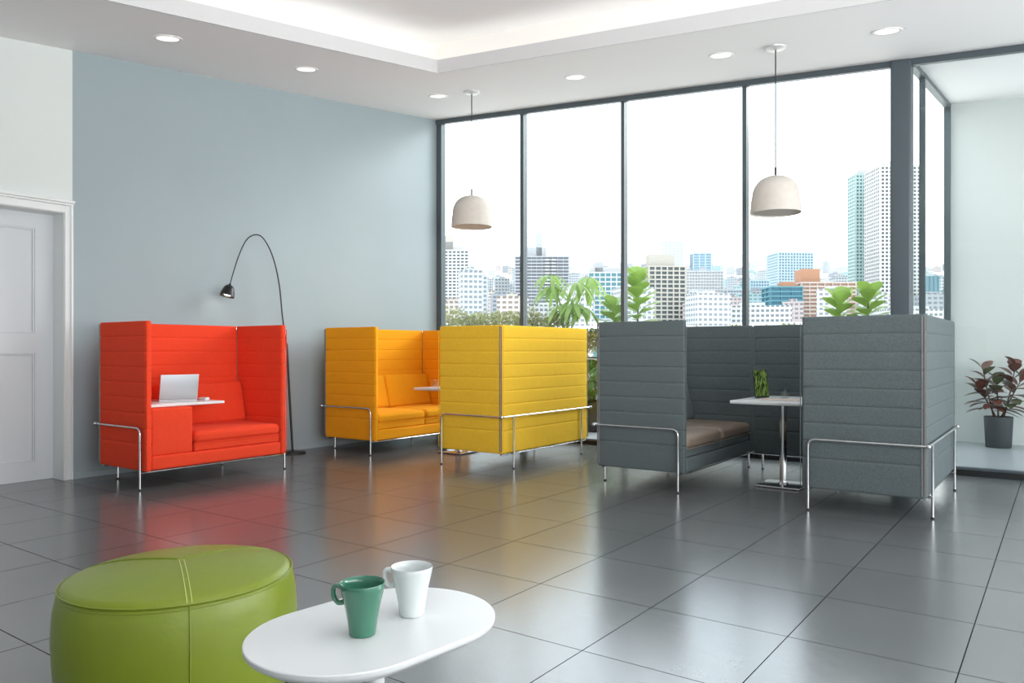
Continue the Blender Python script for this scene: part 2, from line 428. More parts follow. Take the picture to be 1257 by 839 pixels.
for i, (a, b) in enumerate(zip(edges, edges[1:])):
    bm = bmesh.new(); pillar(bm, a[0], a[1], YW-.0, YW+.09, .05)
    w = struct('window_%d' % (i+1), bm, M['frame'])
    bm = bmesh.new(); prism(bm, [(a[1],YW+.035),(b[0],YW+.035),(b[0],YW+.045),(a[1],YW+.045)], .05, lambda x,y: ceil_z(x,y)-.055)
    obj('window_pane', bm, M['glass_pane'], w)
# glazed front of the alcove, its side glazing, floor, wall and ceiling
bm = bmesh.new(); box(bm, COLX[1], 3.0, YW+.02, YW+.08, .05, .075); pillar(bm, 1.6, 1.65, YW, YW+.09, .05)
w = struct('window_5', bm, M['frame'])
bm = bmesh.new(); prism(bm, [(COLX[1],YW+.035),(1.6,YW+.035),(1.6,YW+.045),(COLX[1],YW+.045)], .07, lambda x,y: ceil_z(x,y)-.055)
obj('window_pane', bm, M['glass_pane'], w)
XA, YA = -1.14, 11.08
bm = bmesh.new()
pillar(bm, XA-.075, XA-.02, 8.86, 8.91, .05); pillar(bm, XA-.09, XA-.02, YA-.07, YA-.0, .05)
prism(bm, [(XA-.09,YW+.14),(XA-.02,YW+.14),(XA-.02,YA),(XA-.09,YA)], lambda x,y: ceil_z(x,y)-.05, lambda x,y: ceil_z(x,y)+.0)
box(bm, XA-.09, XA-.02, YW+.14, YA, 0.0, .06)
w = struct('window_6', bm, M['frame'])
bm = bmesh.new(); prism(bm, [(XA-.06,YW+.14),(XA-.05,YW+.14),(XA-.05,YA-.07),(XA-.06,YA-.07)], .05, lambda x,y: ceil_z(x,y)-.04)
obj('window_pane', bm, M['glass_side'], w)
struct('floor_alcove', B(XA-.1, 3.2, YW+.06, YA+.2, -.12, -.002), M['alcove_floor'])
bm = bmesh.new(); prism(bm, [(XA-.10,YA),(3.2,YA),(3.2,YA+.2),(XA-.10,YA+.2)], 0, lambda x,y: ceil_z(x,y)+.1)
struct('wall_alcove', bm, M['white_plaster'])
bm = bmesh.new(); prism(bm, [(XA-.10,YW+.16),(3.2,YW+.16),(3.2,YA+.2),(XA-.10,YA+.2)], ceil_z, lambda x,y: ceil_z(x,y)+.12)
struct('ceiling_alcove', bm, M['ceiling'])

# ------------------------------------------------------------------ high-backed alcove sofas
PZ0, PZ1, BAND = 0.155, 1.39, 0.127
def quilt(bm, L, T, z0=PZ0, z1=PZ1, mtx=None, puff=0.0055, seed=0):
    """upholstered panel L long (x), T thick (y), quilted in level bands; closed rounded top, bottom and ends"""
    seams = [z1-BAND*k for k in range(1, 9) if z1-BAND*k > z0+.1]
    zs = [z1] + seams + [z0]
    lv = []
    for i in range(len(zs)-1):
        hi, lo = zs[i], zs[i+1]; h = hi-lo
        ts = (0, .018, .045, .09, .18, .4, .6, .82, .91, .955, .982)
        for t in ts:
            s = min(t, 1-t); e = min(1, (s*h)/.014) if h else 1
            pf = math.sin(min(1, e)*PI/2)**.8 if e > 0 else 0
            pf = .85*pf + .15*(1-(2*t-1)**2)
            if i == 0 and t == 0: pf = -2.2
            lv.append((hi-h*t, pf))
    lv.append((z0, -2.2))
    def loop(l, t):
        r = min(t*.48, .022); a = []
        n = 14
        for k in range(n+1): a.append((-l/2+r + (l-2*r)*k/n, -t/2))
        for k in range(1, 5): q = -PI/2 + PI/2*k/5; a.append((l/2-r+r*math.cos(q), -t/2+r+r*math.sin(q)))
        for k in range(n+1): a.append((l/2-r-(l-2*r)*k/n if 0 else l/2-r - (l-2*r)*k/n, t/2))
        for k in range(1, 5): q = PI/2 + PI/2*k/5; a.append((-l/2+r+r*math.cos(q), t/2-r+r*math.sin(q)))
        return a
    rings = []
    for z, pf in lv:
        g = puff*pf
        ring = []
        for (x, y) in loop(L+g*.6, T+2*g):
            w = noise.noise(Vector((x*7+seed*3.1, y*9, z*9+seed)))*.0022*(1 if pf > .2 else .3)
            p = Vector((x, y + (w if y > 0 else -w), z))
            ring.append(bm.verts.new(mtx @ p if mtx else p))
        rings.append(ring)
    n = len(rings[0])
    for a, b in zip(rings, rings[1:]):
        for k in range(n): bm.faces.new((a[k], b[k], b[(k+1) % n], a[(k+1) % n]))
    bm.faces.new(rings[0]); bm.faces.new(rings[-1][::-1])
    return bm
RZ90 = Matrix.Rotation(PI/2, 4, 'Z')
def sofa(name, label, loc, rz, W, D, fab, seat, console=False, split=True, H=PZ1, group=None):
    t = thing(name, label, 'sofa', loc, rz, group)
    T = .05
    hx, hy = D/2, W/2
    for s in (-1, 1):
        bm = quilt(bmesh.new(), D, T, z1=H, mtx=Matrix.Translation((0, s*(hy-T/2), 0)), seed=s+2+W)
        p = obj('side_panel', bm, fab, t, smooth=True, angle=60)
        bm = bmesh.new()
        tube(bm, [(hx+.004, s*(hy-T/2+.022), PZ0+.02+.03*k) for k in range(int((H-PZ0-.03)/.03))], .0035, 6)
        obj('piping', bm, fab, p, smooth=True)
    bm = quilt(bmesh.new(), W-.012, T, z1=H, mtx=Matrix.Translation((-hx+T/2, 0, 0)) @ RZ90, seed=W*2)
    bp = obj('back_panel', bm, fab, t, smooth=True, angle=60)
    for s in (-1, 1):      # zips that join the panels: outside the rear corners and inside them
        bm = bmesh.new(); box(bm, -hx-.006, -hx+.004, s*(hy+.002)-.0025, s*(hy+.002)+.0025, PZ0+.02, H-.015)
        box(bm, -hx+.012, -hx+.020, s*(hy+.006)-.003, s*(hy+.006)+.003, PZ0+.02, H-.015)
        box(bm, -hx+T+.006, -hx+T+.010, s*(hy-T-.008)-.002, s*(hy-T-.008)+.002, .5, H-.02)
        obj('zipper', bm, M['zip'], t)
        bm = bmesh.new(); rbox(bm, (-hx+T+.008, s*(hy-T-.012), H-.022), (.008, .012, .045), .003, n=1)
        obj('zip_pull', bm, M['chrome'], t, smooth=True)
    # seat base and cushions
    yi = hy-T-.006
    bm = bmesh.new(); rbox(bm, ((T+.0)/2-.004, 0, .215), (D-T-.012, 2*yi, .115), .014, (.004, 0, 0), 5)
    obj('seat_base', bm, fab, t, smooth=True)
    y0 = -yi + (.385 if console else 0.004); y1 = yi-.004
    spans = [(y0, (y0+y1)/2-.003), ((y0+y1)/2+.003, y1)] if split else [(y0, y1)]
    for a, b in spans:
        fr = hx-.012; bk = -hx+T+.01
        bm = bmesh.new(); rbox(bm, ((fr+bk)/2, (a+b)/2, .31), (fr-bk-.015, b-a, .075), .018, (.004, 0, 0), 5)
        sl = obj('seat_underlay', bm, fab, t, smooth=True)
        bm = bmesh.new(); rbox(bm, ((fr+bk)/2+.004, (a+b)/2, .395), (fr-bk, b-a, .105), .040, (.006, 0, .014), 8)
        cu = obj('seat_cushion', bm, seat, t, smooth=True)
        bm = bmesh.new(); tube(bm, bent([(bk+.1, a+.001, .348), (fr+.008, a+.001, .348), (fr+.008, b-.001, .348), (bk+.1, b-.001, .348)], .035), .0042, 8)
        obj('piping', bm, M['taupe'] if seat is M['taupe'] else fab, cu, smooth=True)
        mt = Matrix.Translation((bk+.115, (a+b)/2, .455)) @ Matrix.Rotation(math.radians(-14), 4, 'Y')
        bm = bmesh.new(); rbox(bm, (0, 0, .19), (.115, b-a-.004, .40), .030, (.012, 0, 0), 8, mtx=mt)
        obj('back_cushion', bm, fab, t, smooth=True)
    if console:
        bm = bmesh.new(); rbox(bm, (.025, -yi+.188, .468), (D-T-.05, .372, .395), .020, (.003, .003, 0), 6)
        obj('console_cabinet', bm, fab, t, smooth=True)
        bm = bmesh.new(); rbox(bm, (-.055, -yi+.375, .679), (D-.145, .745, .024), .006, n=2)
        obj('tabletop', bm, M['white_top'], t, smooth=True, angle=40, label='thin white cantilevered tabletop')
    # chrome tube frame
    zr, R = .510, .0090
    for s in (-1, 1):
        yy = s*(hy+.022)
        bm = tube(bmesh.new(), bent([(-hx-.034, yy, zr), (hx-.055, yy, zr), (hx-.055, yy, .006)], .055), R, 12)
        fr_ = obj('side_rail', bm, M['chrome'], t, smooth=True, angle=60)
        bm = bmesh.new(); lathe(bm, [(0,0),(.013,0),(.014,.004),(.013,.012),(0,.012)], 16, c=(hx-.055, yy, 0))
        obj('glide', bm, M['black'], fr_, smooth=True)
        bm = tube(bmesh.new(), [(-hx-.024, s*(hy-.17), zr), (-hx-.024, s*(hy-.17), .006)], R, 12)
        lg = obj('leg', bm, M['chrome'], t, smooth=True, angle=60)
        bm = bmesh.new(); lathe(bm, [(0,0),(.013,0),(.014,.004),(.013,.012),(0,.012)], 16, c=(-hx-.024, s*(hy-.17), 0))
        obj('glide', bm, M['black'], lg, smooth=True)
        bm = bmesh.new(); lathe(bm, [(0,-.02),(.014,-.02),(.014,.02),(0,.02)], 16)
        bmesh.ops.transform(bm, matrix=Matrix.Translation((-hx-.024, s*(hy+.022), zr)) @ Matrix.Rotation(PI/2, 4, 'X'), verts=bm.verts[:])
        obj('rail_joint', bm, M['chrome'], t, smooth=True)
    bm = tube(bmesh.new(), [(-hx-.024, -hy-.040, zr), (-hx-.024, hy+.040, zr)], R, 12)
    obj('back_rail', bm, M['chrome'], t, smooth=True, angle=60)
    bm = tube(bmesh.new(), [(hx-.02, -hy+.02, PZ0-.006), (hx-.02, hy-.02, PZ0-.006)], .006, 8)
    tube(bm, [(-hx+.02, -hy+.02, PZ0-.010), (-hx+.02, hy-.02, PZ0-.010)], .011, 10)
    for s in (-1, 1): tube(bm, [(-hx-.03, s*(hy-.17), PZ0-.010), (hx-.02, s*(hy-.17), PZ0-.008)], .009, 8)
    for s in (-1, 1): tube(bm, [(hx-.055, s*(hy+.03), PZ0-.010), (hx-.055, s*(hy-.18), PZ0-.008)], .007, 8)
    obj('under_frame', bm, M['chrome'], t, smooth=True, angle=60)
    return t
sofa('highback_sofa', 'red high-backed booth sofa with a built-in white tabletop holding the laptop', (-6.44, 4.005, 0), 0, 1.385, .76, M['red'], M['red'], console=True, split=False)
sofa('highback_sofa', 'amber yellow high-backed booth sofa with open seat turned to the viewer, near the blue wall', (-6.48, 6.70, 0), 0, 1.64, .82, M['amber'], M['amber'], H=1.405)
sofa('highback_sofa', 'lemon yellow high-backed booth sofa seen from behind with its chrome rail', (-4.745, 6.67, 0), PI, 1.62, .79, M['lemon'], M['lemon'])
sofa('highback_sofa', 'grey high-backed booth sofa with the brown leather seat in view', (-2.86, 6.615, 0), 0, 1.66, .80, M['grey'], M['taupe'])
sofa('highback_sofa', 'grey high-backed booth sofa seen from behind, beside the glazed alcove', (-1.15, 6.545, 0), PI, 1.63, .80, M['grey'], M['taupe'])
# screen that closes the far side between the two grey sofas
t = thing('privacy_screen', 'grey quilted screen joining the far ends of the two grey sofas', 'screen', (-2.005, 7.425, 0))
obj('screen_panel', quilt(bmesh.new(), .903, .045, mtx=None, seed=9), M['grey'], t, smooth=True, angle=60)
for s in (-1, 1):  # strips added to cover the bright gap at each panel end
    obj('gap_cover', B(s*.452-.028, s*.452+.028, -.034, -.027, PZ0+.01, PZ1-.012, bev=.002), M['grey'], t)
obj('lower_rail', tube(bmesh.new(), [(-.46, 0, .150), (.46, 0, .150)], .011, 10), M['chrome'], t, smooth=True, angle=60)
for x in (-.36, .36):
    bm = tube(bmesh.new(), [(x, 0.0, .006), (x, 0.0, .165)], .010, 10); lg = obj('leg', bm, M['chrome'], t, smooth=True, angle=60)
    obj('glide', lathe(bmesh.new(), [(0,0),(.014,0),(.014,.010),(0,.010)], 14, c=(x, 0.0, 0)), M['black'], lg)

# ------------------------------------------------------------------ tables between the sofas
def cafe_table(label, loc, tx, ty, tz, base=.30, cyl=.030):
    t = thing('pedestal_table', label, 'table', loc)
    bm = bmesh.new(); rbox(bm, (0, 0, tz-.014), (tx, ty, .028), .010, n=2); obj('tabletop', bm, M['white_top'], t, smooth=True, angle=40)
    bm = bmesh.new(); lathe(bm, [(0,.016),(cyl*1.5,.016),(cyl*1.35,.026),(cyl,.032),(cyl,tz-.045),(cyl*1.6,tz-.032),(cyl*2.2,tz-.028),(0,tz-.028)], 32)
    obj('column', bm, M['chrome'], t, smooth=True, angle=50)
    bm = bmesh.new(); rbox(bm, (0, 0, .011), (base, base, .014), .004, n=1); obj('base_plate', bm, M['chrome'], t, smooth=True, angle=40)
    for sx in (-1, 1):
        for sy in (-1, 1): obj('glide', lathe(bmesh.new(), [(0,0),(.012,0),(.012,.005),(0,.005)], 12, c=(sx*(base/2-.03), sy*(base/2-.03), 0)), M['black'], t)
    return t
cafe_table('white square table on a polished chrome column between the grey sofas', (-1.93, 6.60, 0), .62, .86, .735, base=.36)
cafe_table('white table mostly hidden between the two yellow sofas', (-5.52, 6.62, 0), .62, .80, .735, base=.34)

# ------------------------------------------------------------------ things on the tables
def tumbler(loc, label, r=.037, h=.085):
    t = thing('drinking_glass', label, 'glass', loc, 0, None)
    bm = lathe(bmesh.new(), [(0,0),(r*.88,0),(r*.9,.002),(r,h),(r-.0022,h),(r*.88-.002,.012),(0,.012)], 32)
    obj('glass_body', bm, M['tumbler'], t, smooth=True, angle=50)
    bm = lathe(bmesh.new(), [(0,.0125),(r*.87-.002,.0125),(r*.93-.0023,h*.55),(0,h*.55)], 32)
    obj('water', bm, M['water'], t, smooth=True, angle=50)
    return t
def on_plane(px, py, z):
    d = FPX*(CH-z)/(py-HY); p = FW*d+RT*((px-628.5)*d/FPX); return (p.x, p.y, z)
TZ = .735
# tablet: portrait, leaning on a small stand
t = thing('tablet_computer', 'black tablet standing upright on the white table with a leafy picture on screen', 'tablet', (-2.10, 6.58, TZ), math.radians(64))
mt = Matrix.Rotation(math.radians(-8), 4, 'X')
bm = bmesh.new(); rbox(bm, (0, 0, .125), (.165, .008, .245), .0038, n=2, mtx=Matrix.Translation((0,0,.004)) @ mt); obj('tablet_body', bm, M['black'], t, smooth=True, angle=50)
def picture_mat():
    m = bpy.data.materials.new('leafy_picture'); m.use_nodes = True
    nt = m.node_tree; N = nt.nodes; L = nt.links; b = N['Principled BSDF']
    tc = N.new('ShaderNodeTexCoord'); mp = N.new('ShaderNodeMapping'); mp.inputs['Scale'].default_value = (60, 10, 22); mp.inputs['Rotation'].default_value = (0, .5, 0)
    L.new(tc.outputs['Object'], mp.inputs[0])
    nz = N.new('ShaderNodeTexNoise'); nz.inputs['Scale'].default_value = 1.0; nz.inputs['Detail'].default_value = 3; L.new(mp.outputs[0], nz.inputs['Vector'])
    cr = N.new('ShaderNodeValToRGB'); e = cr.color_ramp.elements; e[0].position = .40; e[0].color = (.01,.02,.012,1); e[1].position = .60; e[1].color = (.17,.27,.05,1)
    q = cr.color_ramp.elements.new(.72); q.color = (.42,.50,.24,1)
    L.new(nz.outputs['Fac'], cr.inputs[0]); L.new(cr.outputs[0], b.inputs['Base Color']); L.new(cr.outputs[0], b.inputs['Emission Color'])
    b.inputs['Emission Strength'].default_value = 0.10; b.inputs['Roughness'].default_value = .15
    return m
bm = box(bmesh.new(), -.074, .074, -.0047, -.0041, .016, .238); bmesh.ops.transform(bm, matrix=Matrix.Translation((0,0,.004)) @ mt, verts=bm.verts[:])
obj('screen', bm, picture_mat(), t, label='lit screen with a picture of green leaves')
bm = bmesh.new(); rbox(bm, (0, .035, .003), (.09, .09, .005), .002, n=1); tube(bm, [(0,.07,.004),(0,.045,.10)], .004, 8)
obj('stand', bm, M['silver'], t, smooth=True, angle=50)
tumbler((-1.905, 6.56, TZ), 'clear glass of water on the white table beside the tablet')
g1 = on_plane(531, 476, TZ)
tumbler((-5.67, 6.40, TZ), 'clear glass of water on the table between the yellow sofas')
t = thing('notebook', 'flat tan notebook lying on the white table under the tablet', 'notebook', (-1.90, 6.42, TZ), math.radians(6))
obj('cover', B(-.15, .15, -.09, .09, 0, .0015, bev=.0004, seg=1), M['paper'], t); obj('pages', B(-.147, .147, -.088, .087, .0015, .0065), M['white_top'], t)
obj('front_cover', B(-.15, .15, -.09, .09, .0065, .008, bev=.0004, seg=1), M['paper'], t)
# laptop on the red sofa's tabletop
LT = thing('laptop', 'open silver laptop with its lid turned to the viewer, on the red sofa tabletop', 'laptop', (-6.435, 3.815, .6915), math.radians(-13))
bm = bmesh.new(); rbox(bm, (-.115, 0, .006), (.23, .33, .011), .0045, n=2); obj('base', bm, M['silver'], LT, smooth=True, angle=50)
bm = bmesh.new()
for r in range(5):
    for c in range(13): box(bm, -.095+r*.017-.0065, -.095+r*.017+.0065, -.135+c*.0225-.009, -.135+c*.0225+.009, .0113, .0125)
obj('keyboard', bm, M['key'], LT)
mt = Matrix.Translation((0, 0, .011)) @ Matrix.Rotation(math.radians(12), 4, 'Y')
bm = bmesh.new(); rbox(bm, (0, 0, .118), (.0065, .33, .232), .003, n=2, mtx=mt); lid = obj('lid', bm, M['silver'], LT, smooth=True, angle=50)
bm = box(bmesh.new(), -.0040, -.0034, -.155, .155, .012, .224); bmesh.ops.transform(bm, matrix=mt, verts=bm.verts[:]); obj('screen', bm, M['screen'], lid)
t = thing('computer_mouse', 'small white computer mouse at the end of the red sofa tabletop', 'mouse', (-6.40, 4.045, .6912), math.radians(10))
bm = bmesh.new(); rbox(bm, (0,0,.012), (.095,.055,.024), .0119, (0,0,.003), 3); obj('shell', bm, M['white_top'], t, smooth=True)
bm = tube(bmesh.new(), [(.03,-.003,.0255),(.03,.003,.0255)], .005, 12); obj('scroll_wheel', bm, M['dark_edge'], t)

# ------------------------------------------------------------------ arc lamp
t = thing('arc_floor_lamp', 'thin black arched floor lamp behind the red sofa with a small lit head', 'lamp', (0, 0, 0))
LX = -6.98
bm = lathe(bmesh.new(), [(0,0),(.135,0),(.14,.004),(.14,.014),(.132,.020),(.02,.024),(.016,.04),(0,.04)], 40, c=(LX, 5.50, 0)); obj('lamp_base', bm, M['black'], t, smooth=True, angle=40)
obj('lower_pole', tube(bmesh.new(), [(LX,5.495,.02),(LX,5.455,.62),(LX,5.415,1.22)], .013, 12), M['black'], t, smooth=True, angle=60)
pts = [(5.415,1.20),(5.360,1.508),(5.317,1.863),(5.242,2.141),(5.137,2.323),(5.035,2.381),(4.914,2.323),(4.816,2.151),(4.729,1.906),(4.708,1.83)]
def smooth_path(p, k=5):
    out = []
    for i in range(len(p)-1):
        a, b, c, d = [Vector(p[max(0, min(len(p)-1, j))]) for j in (i-1, i, i+1, i+2)]
        for s in range(k):
            u = s/k; out.append(.5*((2*b)+(c-a)*u+(2*a-5*b+4*c-d)*u*u+(3*b-a-3*c+d)*u**3))
    out.append(Vector(p[-1])); return out
P = smooth_path([(LX, y, z) for y, z in pts])
obj('arched_rod', tube(bmesh.new(), P, [.0085-.0035*i/(len(P)-1) for i in range(len(P))], 10), M['black'], t, smooth=True)
mt = Matrix.Translation((LX, 4.697, 1.800)) @ Matrix.Rotation(math.radians(-16), 4, 'X')
bm = lathe(bmesh.new(), [(0,.035),(.012,.035),(.014,.02),(.035,.015),(.052,-.008),(.066,-.055),(.074,-.10),(.070,-.10),(.062,-.055),(.048,-.012),(0,.005)], 36, mtx=mt)
sh = obj('lamp_shade', bm, M['black'], t, smooth=True, angle=50)
bm = lathe(bmesh.new(), [(0,-.03),(.02,-.035),(.034,-.065),(.030,-.088),(0,-.097)], 24, mtx=mt); obj('bulb', bm, M['bulb'], sh, smooth=True, label='glowing warm bulb')

# ------------------------------------------------------------------ pendants and downlights
def pendant(x, y, zb, label, sc=1.0):
    z = ceil_z(x, y)
    t = thing('pendant_lamp', label, 'pendant lamp', (x, y, zb), 0, 'cream pendant lamps')
    top = z-zb
    R_, H_ = .232*sc, .355*sc
    prof = []
    for k in range(0, 15):
        a = PI/2*k/14; prof.append((max(1e-7, R_*.93*math.sin(a)**.82 if k else 0), H_-.19+.19*math.cos(a)))
    prof += [(R_*.965,.11),(R_*.99,.04),(R_,0.0),(R_-.006,0.0)]
    prof += [(R_-.010,.04),(R_*.93,.11)]
    for k in range(14, -1, -1):
        a = PI/2*k/14; prof.append((max(0, (R_*.93-.008)*math.sin(a)**.82 if k else 0), H_-.19-.006+.184*math.cos(a)))
    obj('lamp_shade', lathe(bmesh.new(), prof, 64), M['shade'], t, smooth=True, angle=60)
    obj('diffuser', lathe(bmesh.new(), [(0,.012),(R_-.012,.012),(R_-.012,.018),(0,.018)], 64), M['shade'], t)  # disc added to close the shade, so its underside looks lighter
    obj('cord', tube(bmesh.new(), [(0,0,H_+.03),(0,0,top-.02)], .0055, 8), M['cord'], t, smooth=True)
    obj('socket_cap', tube(bmesh.new(), [(0,0,H_-.01),(0,0,H_+.075)], .009, 12), M['black'], t, smooth=True, angle=50)
    obj('canopy', lathe(bmesh.new(), [(0,top-.035),(.02,top-.034),(.085,top-.022),(.09,top-.014),(.09,top+.012),(0,top+.012)], 40), M['canopy'], t, smooth=True, angle=40)
    bm = lathe(bmesh.new(), [(0,H_-.06),(.02,H_-.06),(.045,H_-.13),(.04,H_-.17),(0,H_-.19)], 24); obj('bulb', bm, M['shade_in'], t, smooth=True)
    return t
pendant(-5.462, 6.79, 2.548, 'cream dome pendant lamp hanging in front of the first window next to the blue wall')
pendant(-2.071, 6.856, 2.360, 'cream dome pendant lamp hanging above the grey sofas near the tall tower', .93)
dl = [((-6.09,3.516), 'round recessed ceiling downlight nearest the door, above the red sofa'),
      ((-6.078,4.951), 'round recessed ceiling downlight, second from the door along the blue wall'),
      ((-5.956,6.779), 'round recessed ceiling downlight in the corner, next to the left pendant lamp'),
      ((-4.145,6.874), 'round recessed ceiling downlight by the windows midway between wall corner and right pendant'),
      ((-2.577,6.880), 'round recessed ceiling downlight just left of the right pendant lamp'),
      ((-1.18,6.905), 'round recessed ceiling downlight in front of the wide dark window column')]
tilt = Matrix(((1,0,0,0),(0,1,0,0),(CA,CB,1,0),(0,0,0,1)))
for (p, lb) in dl:
    t = thing('ceiling_downlight', lb, 'ceiling light', (p[0], p[1], ceil_z(*p)), 0, 'ceiling downlights')
    bm = lathe(bmesh.new(), [(.088,.01),(.088,-.004),(.100,-.010),(.114,-.006),(.116,.01)], 40, mtx=tilt); obj('trim_ring', bm, M['trim'], t, smooth=True, angle=50)
    bm = lathe(bmesh.new(), [(0,-.004),(.0885,-.004),(.0885,.008),(0,.008)], 40, mtx=tilt); obj('diffuser', bm, M['glow'], t)
    bm = tube(bmesh.new(), [(.110,-.0,.004),(.137,.0,-.014)], .004, 8); obj('spring_clip', bm, M['canopy'], t)

# ------------------------------------------------------------------ foreground: pouf, table, mugs
t = thing('leather_pouf', 'large round green leather pouf in the foreground beside the white side table', 'pouf', (-2.437, 1.455, 0))
PX, PY = .358, .376
SEAMS = (-26, 91, 208)
def pouf_pt(a, r): return (PX*r*math.cos(a), PY*r*math.sin(a))
prof = [(0,.004),(.93,.004),(.975,.02),(1.0,.07),(1.022,.17),(1.03,.24),(1.015,.32),(.985,.375),(.968,.388)]
obj('side_cover', lathe(bmesh.new(), prof+[(.9,.39),(0,.39)], 96, sx=PX, sy=PY), M['green_leather'], t, smooth=True, angle=70)
def dome(r): return .392 + .046*(1-r**2.6) - (.010*max(0, (r-.93)/.045)**1.5 if r > .93 else 0)
tp = [(.975-.012*0, .384), (.978,.389)] + [(r, dome(r)) for r in (.97,.955,.93,.9,.8,.7,.6,.45,.3,.15,.05)] + [(0, dome(0))]
obj('top_cover', lathe(bmesh.new(), [(.0,.383)]+tp, 96, sx=PX, sy=PY), M['green_leather'], t, smooth=True, angle=70)
def ring(r, z, rad):
    return tube(bmesh.new(), [(*pouf_pt(2*PI*k/120, r), z) for k in range(120)], rad, 8, closed=True)
obj('piping', ring(.980, .3885, .0030), M['green_leather'], t, smooth=True)
obj('edge_seam', ring(.985, .3745, .0018), M['green_leather'], t, smooth=True)
seam_dirs = [math.radians(a) for a in SEAMS]
for i, a in enumerate(seam_dirs):
    bm = bmesh.new()
    for o_ in (-.007, .007):
        tube(bm, [(pouf_pt(a, r)[0]-o_*math.sin(a), pouf_pt(a, r)[1]+o_*math.cos(a), dome(r)+.0006) for r in [.03+.94*k/30 for k in range(31)]], .0013, 6)
    obj('top_seam', bm, M['stitch'] if i == 0 else M['green_leather'], t, smooth=True)
    bm = tube(bmesh.new(), [(pouf_pt(a, r+.003)[0], pouf_pt(a, r+.003)[1], z) for r, z in ((.978,.385),(1.015,.32),(1.03,.24),(1.022,.17),(1.0,.07),(.975,.02))], .0025, 6)
    obj('side_seam', bm, M['green_leather'], t, smooth=True)

t = thing('side_table', 'small oval white side table in the foreground carrying two mugs', 'table', (-1.322, 1.282, 0), -.115)
SL, SR, SZ = .089, .221, .500
def stadium(r, n=40):
    out = []
    for k in range(n+1): a = -PI + PI*k/n; out.append((r*math.cos(a), -SL + r*math.sin(a)))
    for k in range(n+1): a = PI*k/n; out.append((r*math.cos(a), SL + r*math.sin(a)))
    return out
def stad_loft(bm, prof):
    rings = [[bm.verts.new((x, y, z)) for x, y in stadium(r)] for r, z in prof]; n = len(rings[0])
    for a, b in zip(rings, rings[1:]):
        for k in range(n): bm.faces.new((a[k], a[(k+1) % n], b[(k+1) % n], b[k]))
    bm.faces.new(rings[0][::-1]); bm.faces.new(rings[-1]); return bm
obj('tabletop', stad_loft(bmesh.new(), [(SR-.040,SZ-.034),(SR-.028,SZ-.032),(SR-.003,SZ-.015),(SR,SZ-.010),(SR,SZ-.002),(SR-.002,SZ)]), M['white_top'], t, smooth=True, angle=35)
bm = lathe(bmesh.new(), [(0,.018),(.05,.018),(.035,.03),(.022,.06),(.020,.44),(.045,.472),(.11,.490),(0,.4905)], 40); obj('column', bm, M['white_top'], t, smooth=True, angle=50)
bm = lathe(bmesh.new(), [(0,0),(.19,0),(.195,.004),(.19,.010),(.06,.020),(0,.021)], 56); obj('base', bm, M['white_top'], t, smooth=True, angle=50)
def mug(px, py, m, label, s=1.0):
    x, y, z = on_plane(px, py, SZ)
    t = thing('mug', label, 'mug', (x, y, SZ), YAW+PI+math.radians(-4))
    prof = [(0,.002),(.024,.002),(.0265,0),(.029,.001),(.0302,.004),(.0312,.012),(.0345,.035),(.0400,.065),(.0465,.092),(.0500,.108),(.0513,.118),(.0505,.1195),(.0490,.1185),
            (.0468,.108),(.0435,.092),(.0370,.065),(.0315,.035),(.028,.012),(.024,.007),(0,.006)]
    obj('mug_body', lathe(bmesh.new(), [(r*s, z*s) for r, z in prof], 64), m, t, smooth=True, angle=60)
    pts = bent([(.0455*s,0,.104*s),(.058*s,0,.112*s),(.068*s,0,.106*s),(.067*s,0,.083*s),(.056*s,0,.070*s),(.039*s,0,.074*s)], .006*s, 4)
    bm = tube(bmesh.new(), pts, .0058*s, 12)
    for v in bm.verts: v.co.y *= 1.45
    obj('handle', bm, m, t, smooth=True)
mug(445, 779, M['mug_green'], 'green glazed mug with its handle to the left, nearer on the oval table', 1.0)
mug(505.5, 755, M['mug_white'], 'white glazed mug behind the green mug on the oval table', 1.0)

# ------------------------------------------------------------------ plants
def leaf(bm, base, d, up, L, Wd, droop=.25, fold=.25, shape='oval', seg=6):
    d = d.normalized(); side = d.cross(up)
    side = side.normalized() if side.length > 1e-4 else d.orthogonal().normalized()
    nrm = side.cross(d).normalized(); rows = []
    for i in range(seg+1):
        u = i/seg
        if shape == 'oval': w = math.sin(PI*min(1, u*.97+.015))**.75
        elif shape == 'obovate': w = (math.sin(PI*u**1.55*.985+.02))**.7
        else: w = (1-u)**.5*min(1, u*6)
        w = max(w, .03)*Wd/2
        c = base + d*(L*u) - Vector((0,0,1))*(droop*L*u*u)
        rows.append((c - side*w + nrm*w*fold, c, c + side*w + nrm*w*fold))
    V = [[bm.verts.new(p) for p in r] for r in rows]
    for a, b in zip(V, V[1:]):
        bm.faces.new((a[0], a[1], b[1], b[0])); bm.faces.new((a[1], a[2], b[2], b[1]))
RN = random.Random(11)
def rv(a=1.0): return Vector((RN.uniform(-a, a), RN.uniform(-a, a), RN.uniform(-a, a)))
UP = Vector((0,0,1))

# planter wall of the roof terrace
struct('floor_terrace', B(-10.5, XA-.1, YW+.06, 11.3, -.15, -.012), M['terrace'])
PL0, PL1, PH = 10.15, 10.85, 1.02
t = thing('terrace_planter', 'long white planter wall along the edge of the roof terrace', 'planter', (0,0,0))
obj('planter_wall', B(-10.4, -1.45, PL0, PL1, -.01, PH, bev=.01), M['planter'], t); obj('soil', B(-10.3, -1.55, PL0+.08, PL1-.08, PH, PH+.02), M['soil'], t)

